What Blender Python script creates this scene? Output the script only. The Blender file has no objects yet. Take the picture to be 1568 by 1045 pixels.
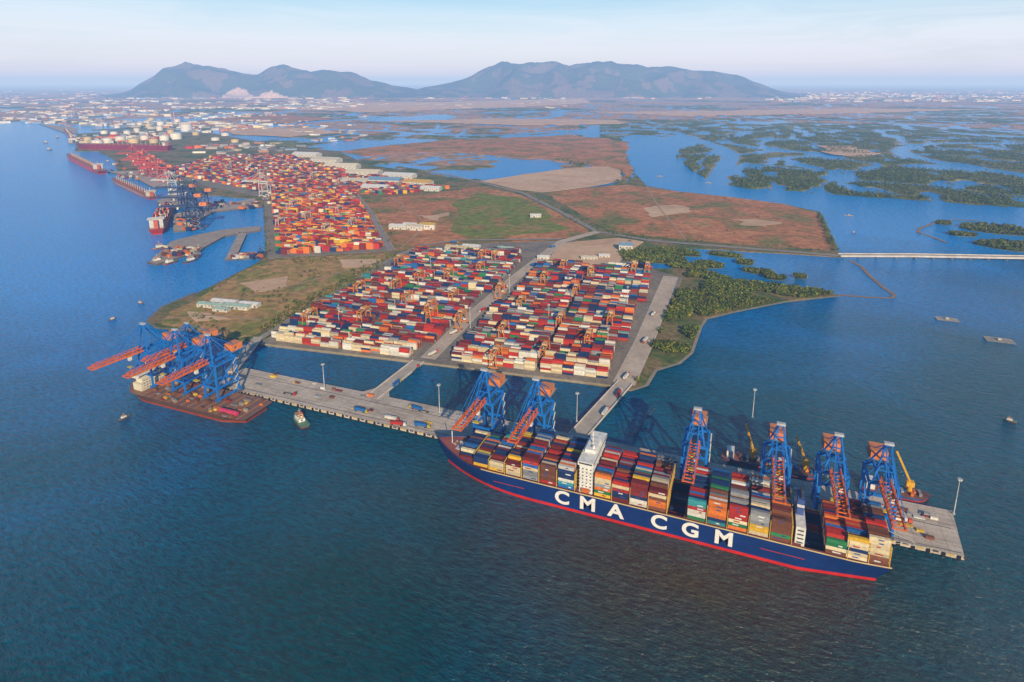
import bpy, math, random
import numpy as np
from mathutils import Vector, Matrix, noise
from mathutils.geometry import tessellate_polygon
random.seed(7); rng=np.random.default_rng(7)
R=random.random; U=random.uniform
sc=bpy.context.scene
# ---------------------------------------------------------------- pixel to ground
# camera unprojection: image pixel coordinate -> port ground plane in metres
# (x runs along the quay, y runs inland, z up)
def site(px,py,h=0.0):
    k=(320.0-h)/(.975*(py-125)); a=k*(px-784); b=k*(999.1-.2224*py)
    return (504+.9298*a-.3681*b,-447+.3681*a+.9298*b)
def S(l,h=0): return [site(p[0],p[1],h) for p in l]
# ---------------------------------------------------------------- materials
def newmat(n):
    m=bpy.data.materials.new(n); m.use_nodes=True; nt=m.node_tree
    return m,nt,nt.nodes["Principled BSDF"]
def N(nt,t,**k):
    n=nt.nodes.new(t)
    for a,b in k.items(): setattr(n,a,b)
    return n
def noise_n(nt,vec,scale,detail=5,rough=.55,dist=0):
    n=N(nt,"ShaderNodeTexNoise"); n.inputs["Scale"].default_value=scale; n.inputs["Detail"].default_value=detail
    n.inputs["Roughness"].default_value=rough; n.inputs["Distortion"].default_value=dist
    nt.links.new(vec,n.inputs["Vector"]); return n
def ramp(nt,fac,stops):
    r=N(nt,"ShaderNodeValToRGB"); e=r.color_ramp.elements
    while len(e)<len(stops): e.new(.5)
    for i,(p,c) in enumerate(stops): e[i].position=p; e[i].color=(*c,1)
    nt.links.new(fac,r.inputs[0]); return r
def mixc(nt,fac,a,b,blend='MIX'):
    m=N(nt,"ShaderNodeMix",data_type='RGBA',blend_type=blend)
    for i,v in ((0,fac),(6,a),(7,b)):
        if isinstance(v,(int,float)): m.inputs[i].default_value=v
        elif isinstance(v,tuple): m.inputs[i].default_value=(*v,1)
        else: nt.links.new(v,m.inputs[i])
    return m.outputs[2]
def gmat(name,stops,scale,fine=.25,rough=.9,amp=.6,bump=.6,detail=7,gain=1.0):
    m,nt,b=newmat(name); tc=N(nt,"ShaderNodeTexCoord").outputs["Object"]
    n1=noise_n(nt,tc,scale,detail,.66,.6); r=ramp(nt,n1.outputs[0],[(p,tuple(q*gain for q in c)) for p,c in stops])
    n2=noise_n(nt,tc,fine,4,.7); r2=ramp(nt,n2.outputs[0],[(.25,(1-amp,)*3),(.75,(1+amp*.4,)*3)])
    nt.links.new(mixc(nt,1.0,r.outputs[0],r2.outputs[0],'MULTIPLY'),b.inputs["Base Color"])
    b.inputs["Roughness"].default_value=rough; b.inputs["Specular IOR Level"].default_value=.2
    if bump:
        bp=N(nt,"ShaderNodeBump"); bp.inputs["Distance"].default_value=bump; nt.links.new(n2.outputs[0],bp.inputs["Height"]); nt.links.new(bp.outputs[0],b.inputs["Normal"])
    return m
def vcmat(name,rough=.55,dirt=.35,scale=.35,metal=0,spec=.4):
    m,nt,b=newmat(name); at=N(nt,"ShaderNodeAttribute"); at.attribute_name="Col"
    tc=N(nt,"ShaderNodeTexCoord").outputs["Object"]; n=noise_n(nt,tc,scale,5,.7)
    r=ramp(nt,n.outputs[0],[(.3,(1-dirt,)*3),(.7,(1.1,)*3)])
    nt.links.new(mixc(nt,1.0,at.outputs["Color"],r.outputs[0],'MULTIPLY'),b.inputs["Base Color"])
    b.inputs["Roughness"].default_value=rough; b.inputs["Metallic"].default_value=metal; b.inputs["Specular IOR Level"].default_value=spec
    return m
M_paint=vcmat("weathered_paint",.5,.35,.3)
M_cont=vcmat("container_steel",.65,.35,.5,0,.2)
M_hull=vcmat("hull_paint",.4,.3,.06)
M_conc=vcmat("concrete",.85,.3,.08,0,.2)
M_leaf=vcmat("foliage",.8,.45,.02,0,.15)
# ---------------------------------------------------------------- mesh builder
class MB:
    def __init__(s,T=None): s.v=[];s.f=[];s.c=[];s.T=T
    def add(s,vs,fs,col):
        o=len(s.v)
        s.v.extend([tuple(s.T@Vector(p)) for p in vs] if s.T else vs)
        for i,f in enumerate(fs):
            s.f.append(tuple(o+j for j in f)); s.c.append(col[i] if isinstance(col,list) else col)
    def box(s,x0,x1,y0,y1,z0,z1,col,bottom=False):
        vs=[(x0,y0,z0),(x1,y0,z0),(x1,y1,z0),(x0,y1,z0),(x0,y0,z1),(x1,y0,z1),(x1,y1,z1),(x0,y1,z1)]
        fs=[(4,5,6,7),(0,1,5,4),(1,2,6,5),(2,3,7,6),(3,0,4,7)]
        if bottom: fs.append((3,2,1,0))
        s.add(vs,fs,col)
    def beam(s,p,q,w,col,h=None):
        p=Vector(p);q=Vector(q);d=(q-p).normalized(); h=h or w
        up=Vector((0,0,1)) if abs(d.z)<.95 else Vector((0,1,0))
        x=d.cross(up).normalized()*w/2; y=x.cross(d).normalized()*h/2
        vs=[tuple(a+b) for a in(p,q) for b in(-x-y,x-y,x+y,-x+y)]
        s.add(vs,[(0,1,5,4),(1,2,6,5),(2,3,7,6),(3,0,4,7),(3,2,1,0),(4,5,6,7)],col)
    def cyl(s,x,y,z0,z1,r,col,n=10,r2=None,dome=0):
        r2=r if r2 is None else r2; vs=[]
        for z,rr in((z0,r),(z1,r2)):
            vs+=[(x+rr*math.cos(2*math.pi*i/n),y+rr*math.sin(2*math.pi*i/n),z) for i in range(n)]
        vs.append((x,y,z1+dome))
        s.add(vs,[(i,(i+1)%n,n+(i+1)%n,n+i) for i in range(n)]+[(n+i,n+(i+1)%n,2*n) for i in range(n)],col)
    def prism(s,pts,z0,z1,col,side=None):
        n=len(pts); ar=sum(pts[i][0]*pts[(i+1)%n][1]-pts[(i+1)%n][0]*pts[i][1] for i in range(n))
        if ar<0: pts=pts[::-1]
        t=tessellate_polygon([[Vector((p[0],p[1],0)) for p in pts]])
        tt=[]
        for a in t:
            A,B,C=[pts[i] for i in a]
            tt.append(a if (B[0]-A[0])*(C[1]-A[1])-(B[1]-A[1])*(C[0]-A[0])>0 else a[::-1])
        s.add([(p[0],p[1],z1) for p in pts],tt,col)
        vs=[(p[0],p[1],z0) for p in pts]+[(p[0],p[1],z1) for p in pts]
        s.add(vs,[(i,(i+1)%n,n+(i+1)%n,n+i) for i in range(n)],side or col)
    def ribbon(s,pts,w,z,col):
        L=[];Rr=[]
        for i,p in enumerate(pts):
            a=Vector(pts[max(i-1,0)][:2]);b=Vector(pts[min(i+1,len(pts)-1)][:2]);d=(b-a).normalized();nn=Vector((-d.y,d.x))*w/2
            zz=z if len(p)<3 else p[2]
            L.append((p[0]+nn.x,p[1]+nn.y,zz));Rr.append((p[0]-nn.x,p[1]-nn.y,zz))
        n=len(pts); s.add(L+Rr,[(n+i,n+i+1,i+1,i) for i in range(n-1)],col)
    def mesh(s,name,mat):
        me=bpy.data.meshes.new(name); me.from_pydata(s.v,[],s.f); me.materials.append(mat)
        at=me.color_attributes.new("Col",'FLOAT_COLOR','CORNER')
        cnt=[len(f) for f in s.f]; cc=np.repeat(np.array([(c[0],c[1],c[2],1.0) for c in s.c],dtype=np.float32),cnt,axis=0)
        at.data.foreach_set("color",cc.ravel()); return me
    def obj(s,name,mat,parent=None):
        return link(name,s.mesh(name,mat),parent)
def link(name,me,parent=None,loc=(0,0,0),rz=0,sc_=1):
    o=bpy.data.objects.new(name,me); sc.collection.objects.link(o)
    o.location=loc; o.rotation_euler=(0,0,rz); o.scale=(sc_,)*3
    if parent is not None:
        o.parent=parent; o.location=Vector(loc)-Vector(parent.location)
    return o
def empty(name,loc):
    return link(name,None,None,loc)
def smooth_poly(pts,amp=4,step=25,seed=0):
    out=[];n=len(pts)
    for i in range(n):
        a=Vector(pts[i]);b=Vector(pts[(i+1)%n]);L=(b-a).length
        if L>9000: out.append(tuple(a)); continue
        st=max(step,L/60);k=max(1,int(L/st))
        for j in range(k):
            p=a.lerp(b,j/k); q=Vector((p.x/60,p.y/60,seed)); m=amp*(1 if L<1500 else 3)
            out.append((p.x+m*noise.noise(q),p.y+m*noise.noise(q+Vector((9,5,1)))))
    return out
def inpoly(X,Y,poly):
    ins=np.zeros(X.shape,bool); n=len(poly)
    for i in range(n):
        x0,y0=poly[i];x1,y1=poly[(i+1)%n]
        if y0==y1: continue
        c=((y0>Y)!=(y1>Y))&(X<(x1-x0)*(Y-y0)/(y1-y0)+x0); ins^=c
    return ins
def land(name,pts,z,mat,z0=None,amp=4,seed=0,step=25):
    p=smooth_poly(pts,amp,step,seed) if amp else pts
    mb=MB(); mb.prism(p,(z-1 if z0 is None else z0),z,(1,1,1)); return mb.obj(name,mat)
# ---------------------------------------------------------------- world + light
w=bpy.data.worlds.new("World"); sc.world=w; w.use_nodes=True
nt=w.node_tree; bg=nt.nodes["Background"]; sky=N(nt,"ShaderNodeTexSky",sky_type='NISHITA',sun_disc=False)
EL,RO=math.radians(24),math.radians(146)
sky.sun_elevation=EL; sky.sun_rotation=RO; sky.dust_density=.4; sky.ozone_density=3.0
tc=N(nt,"ShaderNodeTexCoord").outputs["Generated"]
sep=N(nt,"ShaderNodeSeparateXYZ"); nt.links.new(tc,sep.inputs[0])
mr=N(nt,"ShaderNodeMapRange",interpolation_type='SMOOTHSTEP'); mr.inputs[1].default_value=.06; mr.inputs[2].default_value=.22; mr.inputs[3].default_value=1.0; mr.inputs[4].default_value=.02
nt.links.new(sep.outputs[2],mr.inputs[0])
mp=N(nt,"ShaderNodeMapping"); mp.inputs["Scale"].default_value=(1.5,1.5,16); mp.inputs["Rotation"].default_value=(.05,.12,0); nt.links.new(tc,mp.inputs[0])
cn=noise_n(nt,mp.outputs[0],2.2,8,.62,.8); cr=ramp(nt,cn.outputs[0],[(.36,(.74,)*3),(.66,(1.1,)*3)])
mu=N(nt,"ShaderNodeMath",operation='MULTIPLY',use_clamp=True); nt.links.new(mr.outputs[0],mu.inputs[0]); nt.links.new(cr.outputs[0],mu.inputs[1])
veil=ramp(nt,sep.outputs[2],[(0,(.94,.90,.92)),(.055,(.86,.91,.98)),(.13,(.62,.85,1.0))])
vv=mixc(nt,1.0,veil.outputs[0],(9.8,9.8,9.8),'MULTIPLY')
hs=N(nt,"ShaderNodeHueSaturation"); hs.inputs["Saturation"].default_value=1.3; nt.links.new(sky.outputs[0],hs.inputs["Color"])
nt.links.new(mixc(nt,mu.outputs[0],hs.outputs[0],vv),bg.inputs[0]); bg.inputs[1].default_value=.105
d=Vector((math.sin(RO)*math.cos(EL),math.cos(RO)*math.cos(EL),math.sin(EL)))
l=bpy.data.lights.new("sun",'SUN'); l.energy=5.0; l.angle=math.radians(.5); l.color=(1,.83,.58)
so=bpy.data.objects.new("sun",l); sc.collection.objects.link(so); so.rotation_euler=(-d).to_track_quat('-Z','Y').to_euler()
# aerial haze: absorbing layer whose own glow stands in for scattered light
bpy.ops.mesh.primitive_cube_add(size=1); q=bpy.context.object; q.name="haze_glow_layer"; q.scale=(260000,260000,860); q.location=(0,0,380)
m=bpy.data.materials.new("haze_glow"); m.use_nodes=True; t=m.node_tree; t.nodes.remove(t.nodes["Principled BSDF"])
ab=N(t,"ShaderNodeVolumeAbsorption"); ab.inputs["Color"].default_value=(.74,.62,.46,1); ab.inputs["Density"].default_value=1.2e-4
em=N(t,"ShaderNodeEmission"); em.inputs["Color"].default_value=(.26*.50,.38*.64,.54*.86,1); em.inputs["Strength"].default_value=1.2e-4
ad=N(t,"ShaderNodeAddShader"); t.links.new(ab.outputs[0],ad.inputs[0]); t.links.new(em.outputs[0],ad.inputs[1]); t.links.new(ad.outputs[0],t.nodes["Material Output"].inputs["Volume"])
q.data.materials.append(m)
# ---------------------------------------------------------------- water
m,nt,b=newmat("sea_water"); tc=N(nt,"ShaderNodeTexCoord").outputs["Object"]
sp=N(nt,"ShaderNodeSeparateXYZ"); nt.links.new(tc,sp.inputs[0])
def MATH(op,a,b_=None,clamp=False):
    x=N(nt,"ShaderNodeMath",operation=op,use_clamp=clamp)
    for i,v in((0,a),(1,b_)):
        if v is None: continue
        if isinstance(v,(int,float)): x.inputs[i].default_value=v
        else: nt.links.new(v,x.inputs[i])
    return x.outputs[0]
big=noise_n(nt,tc,.004,6,.6,.8)
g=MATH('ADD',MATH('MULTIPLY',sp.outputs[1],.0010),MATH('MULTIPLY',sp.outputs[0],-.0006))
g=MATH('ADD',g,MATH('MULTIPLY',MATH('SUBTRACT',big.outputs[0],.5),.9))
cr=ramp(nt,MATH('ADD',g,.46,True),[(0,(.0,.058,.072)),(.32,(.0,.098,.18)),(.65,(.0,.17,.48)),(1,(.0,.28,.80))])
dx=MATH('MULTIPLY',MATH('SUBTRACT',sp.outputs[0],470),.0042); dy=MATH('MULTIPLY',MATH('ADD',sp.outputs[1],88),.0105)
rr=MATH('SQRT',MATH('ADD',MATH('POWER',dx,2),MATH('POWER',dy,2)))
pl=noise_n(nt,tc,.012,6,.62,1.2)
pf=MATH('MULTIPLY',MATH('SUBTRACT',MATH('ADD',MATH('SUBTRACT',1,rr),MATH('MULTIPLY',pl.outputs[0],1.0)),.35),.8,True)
wc=mixc(nt,pf,cr.outputs[0],(.060,.060,.026))  # brown round the ship: silt, plus its shadow and dark reflection painted in
mp=N(nt,"ShaderNodeMapping"); mp.inputs["Rotation"].default_value=(0,0,.5); mp.inputs["Scale"].default_value=(1,2.6,1); nt.links.new(tc,mp.inputs[0])
w1=noise_n(nt,mp.outputs[0],.045,4,.62,.4); w2=noise_n(nt,mp.outputs[0],.13,4,.70,.3)
gust=noise_n(nt,tc,.006,4,.6)
mot=ramp(nt,w2.outputs[0],[(.3,(.5,)*3),(.7,(1.4,)*3)])   # light and dark of the wavelets painted into the base colour
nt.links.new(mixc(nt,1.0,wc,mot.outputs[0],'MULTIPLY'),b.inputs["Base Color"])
b.inputs["Roughness"].default_value=.14; b.inputs["IOR"].default_value=1.33
hh=MATH('ADD',MATH('MULTIPLY',w1.outputs[0],1.6),MATH('MULTIPLY',w2.outputs[0],1.6))
bp=N(nt,"ShaderNodeBump"); bp.inputs["Distance"].default_value=2.6; nt.links.new(hh,bp.inputs["Height"])
nt.links.new(MATH('ADD',MATH('MULTIPLY',gust.outputs[0],1.1),.25,True),bp.inputs["Strength"]); nt.links.new(bp.outputs[0],b.inputs["Normal"])
M_water=m
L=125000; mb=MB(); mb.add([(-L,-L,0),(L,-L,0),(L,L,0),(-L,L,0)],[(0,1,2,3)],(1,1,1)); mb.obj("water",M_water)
# ---------------------------------------------------------------- land
G=lambda *a,**k:gmat(*a,**k)
M_dry=G("rough_grass",[(.3,(.035,.06,.015)),(.45,(.08,.10,.025)),(.55,(.18,.12,.055)),(.7,(.09,.11,.03))],.012,.12,gain=1.7)
M_red=G("red_scrub",[(.3,(.10,.12,.022)),(.42,(.20,.145,.04)),(.5,(.34,.14,.05)),(.6,(.42,.18,.075)),(.68,(.20,.17,.04)),(.8,(.50,.33,.19))],.008,.06,gain=1.5)
M_green=G("green_meadow",[(.34,(.30,.15,.05)),(.44,(.17,.17,.02)),(.54,(.14,.18,.018)),(.62,(.26,.17,.045)),(.75,(.10,.14,.015))],.010,.06,gain=1.4)
M_brown=G("dry_field",[(.3,(.08,.12,.02)),(.42,(.19,.17,.035)),(.52,(.36,.20,.08)),(.64,(.15,.16,.03)),(.78,(.50,.34,.21))],.011,.07,gain=1.5)
M_sand=G("sand_fill",[(.35,(.54,.34,.20)),(.65,(.70,.48,.31))],.008,.05,amp=.2)
M_asph=G("asphalt",[(.3,(.24,.21,.19)),(.7,(.36,.32,.28))],.03,.3,amp=.3,bump=0)
M_yard=G("yard_paving",[(.3,(.19,.165,.14)),(.7,(.34,.29,.23))],.02,.2,amp=.4,bump=0)
coast=[(400,520),(360,523),(330,512),(290,506),(240,502),(228,492),(250,472),(300,450),(345,428),(395,402),(408,392),(404,350),(404,318),(385,305),(330,300),(300,300),(275,285),(245,262),(180,262),(175,245),(150,232),(115,232),(118,205),(140,200),(120,190),(60,188),(0,186),(-600,175),(-2500,130),(4000,130),(2400,345),(1568,318),(1500,314),(1400,306),(1300,300),(1220,293),(1150,290),(1090,278),(1060,262),(1035,240),(1040,230),(1090,216),(1000,208),(970,206),(950,212),(960,222),(958,240),(975,268),(990,285),(1040,294),(1110,301),(1200,313),(1255,325),(1265,345),(1285,386),(1290,394),(1200,389),(1100,383),(1000,378),(960,388),(950,400),(1000,412),(1060,412),(1095,420),(1120,430),(1180,436),(1245,444),(1283,453),(1200,462),(1130,476),(1080,488),(1072,500),(1058,540),(1040,556),(1003,566),(990,590),(965,598),(935,592),(668,558),(640,556)]
dry=[(400,520),(360,523),(330,512),(290,506),(240,502),(228,492),(250,472),(300,450),(345,428),(395,402),(408,392),(404,350),(404,318),(385,305),(330,300),(300,300),(275,285),(245,262),(180,262),(175,245),(150,232),(115,232),(118,205),(200,200),(330,205),(440,225),(520,232),(560,252),(700,273),(735,278),(790,290),(900,288),(960,280),(975,268),(990,285),(1040,294),(1110,301),(1200,313),(1255,325),(1265,345),(1285,386),(1290,394),(1200,389),(1100,383),(1000,378),(960,388),(950,400),(1000,412),(1060,412),(1095,420),(1120,430),(1180,436),(1245,444),(1283,453),(1200,462),(1130,476),(1080,488),(1072,500),(1058,540),(1040,556),(1003,566),(990,590),(965,598),(935,592),(668,558),(640,556)]
coastP=S(coast); dryP=smooth_poly(S(dry),5,25,1)
mb=MB(); mb.prism(dryP,-2,1.3,(1,1,1)); mb.obj("ground",M_dry)
polys=dict(
red_scrub_field=([(556,306),(600,302),(700,292),(735,285),(800,300),(850,325),(900,352),(905,362),(860,366),(800,374),(700,374),(640,380),(605,385),(590,365)],M_red,1.5),
green_meadow=([(690,312),(735,296),(790,302),(835,322),(850,340),(880,352),(780,362),(720,368),(690,350),(705,330)],M_green,1.7),
dry_field=([(345,432),(395,405),(440,395),(590,390),(608,392),(560,425),(500,455),(440,485),(395,512),(360,518),(250,497),(262,480),(300,462)],M_brown,1.5),
scrub_field=([(835,297),(900,288),(960,283),(1040,294),(1110,301),(1200,313),(1250,326),(1258,345),(1275,384),(1180,378),(1080,370),(990,362),(930,352),(890,330)],M_red,1.5),
sand_fill=([(735,278),(800,268),(870,258),(930,255),(950,262),(952,278),(900,287),(830,295),(790,290)],M_sand,2.0),
red_flat=([(520,232),(600,222),(700,214),(860,208),(930,212),(962,218),(957,240),(970,262),(960,278),(952,262),(900,252),(860,246),(780,240),(700,232),(600,235),(560,240)],M_red,1.5),
)
for i,(k,(p,mt,z)) in enumerate(polys.items()): land(k,S(p),z,mt,z-2.5 if k in("red_flat",) else z-.5,22 if k in("green_meadow","red_flat") else 9,i)
land("gate_plaza",S([(862,374),(945,366),(985,372),(962,388),(940,412),(880,408),(835,402)]),3.28,M_sand,2,3,3)
for i,p in enumerate([[(985,318),(1020,314),(1055,319),(1040,328),(1000,331)],[(380,432),(430,428),(440,440),(395,446)],[(290,484),(330,480),(345,490),(300,496)],[(520,400),(590,398),(575,410),(520,412)],[(1120,336),(1190,340),(1180,348),(1130,345)],[(640,330),(680,325),(670,338)]]): land("bare_soil_patch",S(p),1.75,M_sand,1.2,34,i,8)
mb=MB()
for p in ([(840,300),(930,312),(1040,318),(1150,330),(1262,342)],[(990,286),(1010,320),(1050,368)],[(870,318),(960,304),(1080,300)],[(330,470),(400,450),(480,430),(590,400)],[(610,384),(650,350),(640,330),(600,304)],[(650,350),(760,345),(850,352)],[(250,490),(320,484),(400,492)],[(740,228),(850,222),(950,225)],[(660,226),(760,236),(860,214)]):
    mb.ribbon(S(p),4,1.82,(.42,.29,.17))
mb.obj("dirt_tracks",M_conc)
redEP=S(polys["red_flat"][0])
# wetland height field: mangrove flats rising just above the tidal water
cg=Vector((504,-447)); ND,NB=560,600
rad=np.exp(np.linspace(math.log(1500),math.log(90000),ND)); brg=np.radians(np.linspace(-52,52,NB))
RR,BB=np.meshgrid(rad,brg,indexing='ij'); ang=BB-math.radians(21.6)
X=cg.x+RR*np.sin(ang); Y=cg.y+RR*np.cos(ang)
ok=inpoly(X,Y,coastP)&~inpoly(X,Y,dryP)&~inpoly(X,Y,redEP)&~inpoly(X,Y,S(polys["sand_fill"][0]))
poolM=inpoly(X,Y,S([(570,246),(610,238),(700,234),(780,243),(870,250),(885,256),(820,266),(740,276),(700,268),(660,262),(620,256)]))
Z=np.full(X.shape,-3.0); C=np.zeros(X.shape+(3,),np.float32)
nz=noise.noise; fr=noise.fractal
for i in range(ND):
    r=rad[i]; dryness=min(1,max(0,(r-4600)/4500))
    for j in range(NB):
        if not ok[i,j]: continue
        x,y=X[i,j],Y[i,j]
        a=fr(Vector((x/520,y/760,.3)),1.0,2.0,5)
        ch=abs(nz(Vector((x/430+.5*a,y/560,4.2))))
        ch2=abs(nz(Vector((x/1500,y/1700,8.2))))
        rightness=math.degrees(BB[i,j])
        h=a+ (.55 if rightness>8 else .15) + dryness*.5 - (.22 if poolM[i,j] else 0)
        h=min(h,(ch-.035)*6,(ch2-.03)*7) if dryness<.8 else min(h,(ch2-.02)*8)
        pond=fr(Vector((x/120,y/250,21)),.9,2.0,3)+.20*nz(Vector((x/900,y/900,31)))   # scattered aquaculture ponds
        if r<12000: h=min(h,(pond+(.24 if rightness>6 else .38)+.1*dryness)*2.2)
        f=nz(Vector((x/38,y/38,2)))
        Z[i,j]=max(-2.5,min(3.0,h*9))+ (f*1.6 if h>.1 else 0)
        dr=nz(Vector((x/1500,y/1000,11)))+.4*nz(Vector((x/300,y/300,1)))+dryness*.26+(-.34 if rightness>6 and r<5500 else .10)
        k=.85+.6*(f+.3)
        if dr>.05: t_=min(1,(dr-.05)*5); g_=(.10,.13,.03); s_=(.48,.28,.16); c=[g_[q]*(1-t_)+s_[q]*t_ for q in range(3)]
        else: c=(.11,.15,.03) if nz(Vector((x/220,y/220,6)))>-.1 else (.20,.20,.05)
        if h<.05: c=(.36,.27,.16)
        C[i,j]=[q*k for q in c]
me=bpy.data.meshes.new("wetland_terrain")
vs=np.stack([X,Y,Z],-1).reshape(-1,3); idx=np.arange(ND*NB).reshape(ND,NB)
quads=np.stack([idx[:-1,:-1],idx[:-1,1:],idx[1:,1:],idx[1:,:-1]],-1).reshape(-1,4)
keep=(Z.reshape(-1)[quads].max(1)>-2.9)
quads=quads[keep][:,::-1]
me.from_pydata(vs.tolist(),[],quads.tolist()); me.materials.append(M_leaf)
at=me.color_attributes.new("Col",'FLOAT_COLOR','POINT'); cc=np.concatenate([C.reshape(-1,3),np.ones((ND*NB,1),np.float32)],1); at.data.foreach_set("color",cc.ravel().astype(np.float32))
me.validate(); link("wetland_terrain",me)
if me.polygons[0].normal.z<0: me.flip_normals()
# islets and levees
def blob(c,rx,ry,n=18):
    x,y=site(*c); sd=R()*50
    return [(x+rx*(1+.35*nz(Vector((math.cos(a)*1.3,math.sin(a)*1.3,sd))))*math.cos(a),y+ry*(1+.35*nz(Vector((math.cos(a),math.sin(a),sd+3))))*math.sin(a)) for a in [2*math.pi*i/n for i in range(n)]]
isl=[((1000,397),60,22),((1035,388),45,18),((1050,410),30,14),((1085,407),26,16),((1187,427),17,8),((1225,426),8,4),((1140,404),14,8),((1160,418),22,7),((1110,392),30,8),((1525,352),75,45),((1560,378),80,38),((1470,360),24,14),((1445,343),16,8)]
mb=MB(); islP=[]
for c,rx,ry in isl:
    p=blob(c,rx,ry); islP.append(p); mb.prism(p,-1,1.2,(.11,.13,.035))
mb.obj("mangrove_islets",M_leaf)
mb=MB()
for pts,w_ in (([(1302,400),(1318,408),(1333,424),(1352,440),(1369,452),(1366,457),(1330,456),(1283,452)],5),([(1500,338),(1460,337),(1430,342),(1408,350),(1406,356),(1424,362),(1450,372)],6),([(1255,180),(1400,186),(1568,192),(1750,198)],40)):
    mb.ribbon(S(pts),w_,1.0 if w_<20 else 3.5,(.34,.21,.10))
mb.obj("levee",M_conc)
mb=MB(); mb.ribbon(S([(940,594),(965,600),(990,592),(1004,569),(1040,558),(1059,542),(1073,502),(1081,490),(1130,478),(1200,464),(1280,455)]),4.0,1.6,(.34,.29,.22)); mb.ribbon(S([(398,523),(360,526),(330,514),(290,508),(240,504),(226,492),(249,471),(299,449)]),4,1.5,(.25,.20,.14)); mb.obj("riprap_shore",M_conc)
# ---------------------------------------------------------------- vegetation
def trees(name,P,z0,rmin,rmax,nl,cols,trunk=True,flat=.75):
    P=np.array(P); n=len(P)
    if n==0: return
    r=rng.uniform(rmin,rmax,n); nc=5
    cen=rng.normal(size=(n,nc,3)); cen/=np.linalg.norm(cen,axis=2,keepdims=True); cen[:,:,2]=np.abs(cen[:,:,2])*flat
    cen*= (r[:,None,None]*rng.uniform(.25,.7,(n,nc,1)))
    lf=rng.normal(size=(n,nl,3)); lf/=np.linalg.norm(lf,axis=2,keepdims=True)
    ci=rng.integers(0,nc,(n,nl)); c=np.take_along_axis(cen,ci[:,:,None].repeat(3,2),1)
    pos=c+lf*r[:,None,None]*rng.uniform(.3,.55,(n,nl,1)); pos[:,:,2]+=r[:,None]*.75
    pos[:,:,0]+=P[:,0,None]; pos[:,:,1]+=P[:,1,None]; pos[:,:,2]=np.maximum(pos[:,:,2],.3)+z0
    nrm=lf+rng.normal(size=lf.shape)*.5+np.array([0,0,.4]); nrm/=np.linalg.norm(nrm,axis=2,keepdims=True)
    t=np.cross(nrm,rng.normal(size=lf.shape)); t/=np.linalg.norm(t,axis=2,keepdims=True); bt=np.cross(nrm,t)
    sz=(r[:,None,None]*rng.uniform(.16,.34,(n,nl,1)))
    q=np.stack([pos-t*sz,pos-bt*sz*.8,pos+t*sz,pos+bt*sz*.8],2).reshape(-1,3)
    F=np.arange(len(q)).reshape(-1,4)
    base=np.array(cols)[rng.integers(0,len(cols),n)]
    col=(base[:,None,:]*rng.uniform(.45,1.5,(n,nl,1))).reshape(-1,3)
    V=q.tolist(); FF=F.tolist(); CO=np.repeat(col,4,0)
    if trunk:
        o=len(V)
        for i in range(n):
            x,y=P[i]; h=r[i]*1.0; a=.09*r[i]
            V+= [(x-a,y-a,z0-.3),(x+a,y-a,z0-.3),(x,y+a,z0-.3),(x,y,z0+h)]
            FF+=[[o,o+1,o+3],[o+1,o+2,o+3],[o+2,o,o+3]]; o+=4
        CO=np.concatenate([CO,np.tile([[.08,.06,.04]],(n*9,1))])
    me=bpy.data.meshes.new(name); me.from_pydata(V,[],FF); me.materials.append(M_leaf)
    at=me.color_attributes.new("Col",'FLOAT_COLOR','CORNER'); at.data.foreach_set("color",np.concatenate([CO,np.ones((len(CO),1))],1).astype(np.float32).ravel())
    return link(name,me)
def scatter(poly,n,thr=None,sc_=60):
    xs=[p[0] for p in poly];ys=[p[1] for p in poly]
    X_=rng.uniform(min(xs),max(xs),n*3);Y_=rng.uniform(min(ys),max(ys),n*3); k=inpoly(X_,Y_,poly)
    out=[(x,y) for x,y in zip(X_[k],Y_[k]) if thr is None or nz(Vector((x/sc_,y/sc_,3)))>thr]
    return out[:n]
greens=[(.12,.17,.02),(.17,.21,.025),(.24,.23,.03),(.09,.12,.02)]
P1=scatter(S([(1045,432),(1060,415),(1095,422),(1120,432),(1180,438),(1245,446),(1278,452),(1200,460),(1130,474),(1078,486),(1062,480),(1050,462)]),2400,-.22,50)
P1+=scatter(S([(975,588),(1003,562),(1040,552),(1055,538),(1070,500),(1060,478),(1040,440)]),900,.05,45)
for p in islP: P1+=scatter(p,int(60+abs(p[0][0]-p[9][0])*1.6))
P1+=scatter(S([(948,388),(1000,383),(1040,382),(1050,390),(1000,405),(955,402)]),500)
trees("mangrove_trees",P1,1.1,2.6,5.4,34,greens)
P2=scatter(S([(405,515),(460,482),(560,430),(605,395),(598,392),(550,420),(450,468),(395,505)]),350)
P2+=scatter(S(polys["dry_field"][0]),260,.12,70)+scatter(S([(395,395),(404,330),(412,330),(414,395)]),120)+scatter(S([(560,300),(590,330),(612,385),(600,388),(580,345),(548,306)]),160)
P2+=scatter(S([(800,292),(860,318),(925,348),(1000,362),(1275,384),(1275,388),(1000,370),(915,356),(850,325)]),500)
P2+=scatter(S([(1255,325),(1265,345),(1285,386),(1272,384),(1256,345),(1248,326)]),200)
P2+=scatter(dryP,1100,.26,90)
trees("roadside_shrubs",P2,1.4,1.8,4.0,22,greens+[(.26,.2,.05)])
P3=[]; sel=np.argwhere(ok&(Z>1.4)&(RR<4600)&(np.degrees(BB)>4)); 
for i,j in sel[rng.permutation(len(sel))[:14000]]: P3.append((X[i,j]+U(-7,7),Y[i,j]+U(-7,7)))
trees("mangrove_forest",P3,1.5,4,8,12,[(.08,.12,.025),(.115,.155,.035),(.16,.175,.045)],False,.5)
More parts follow.
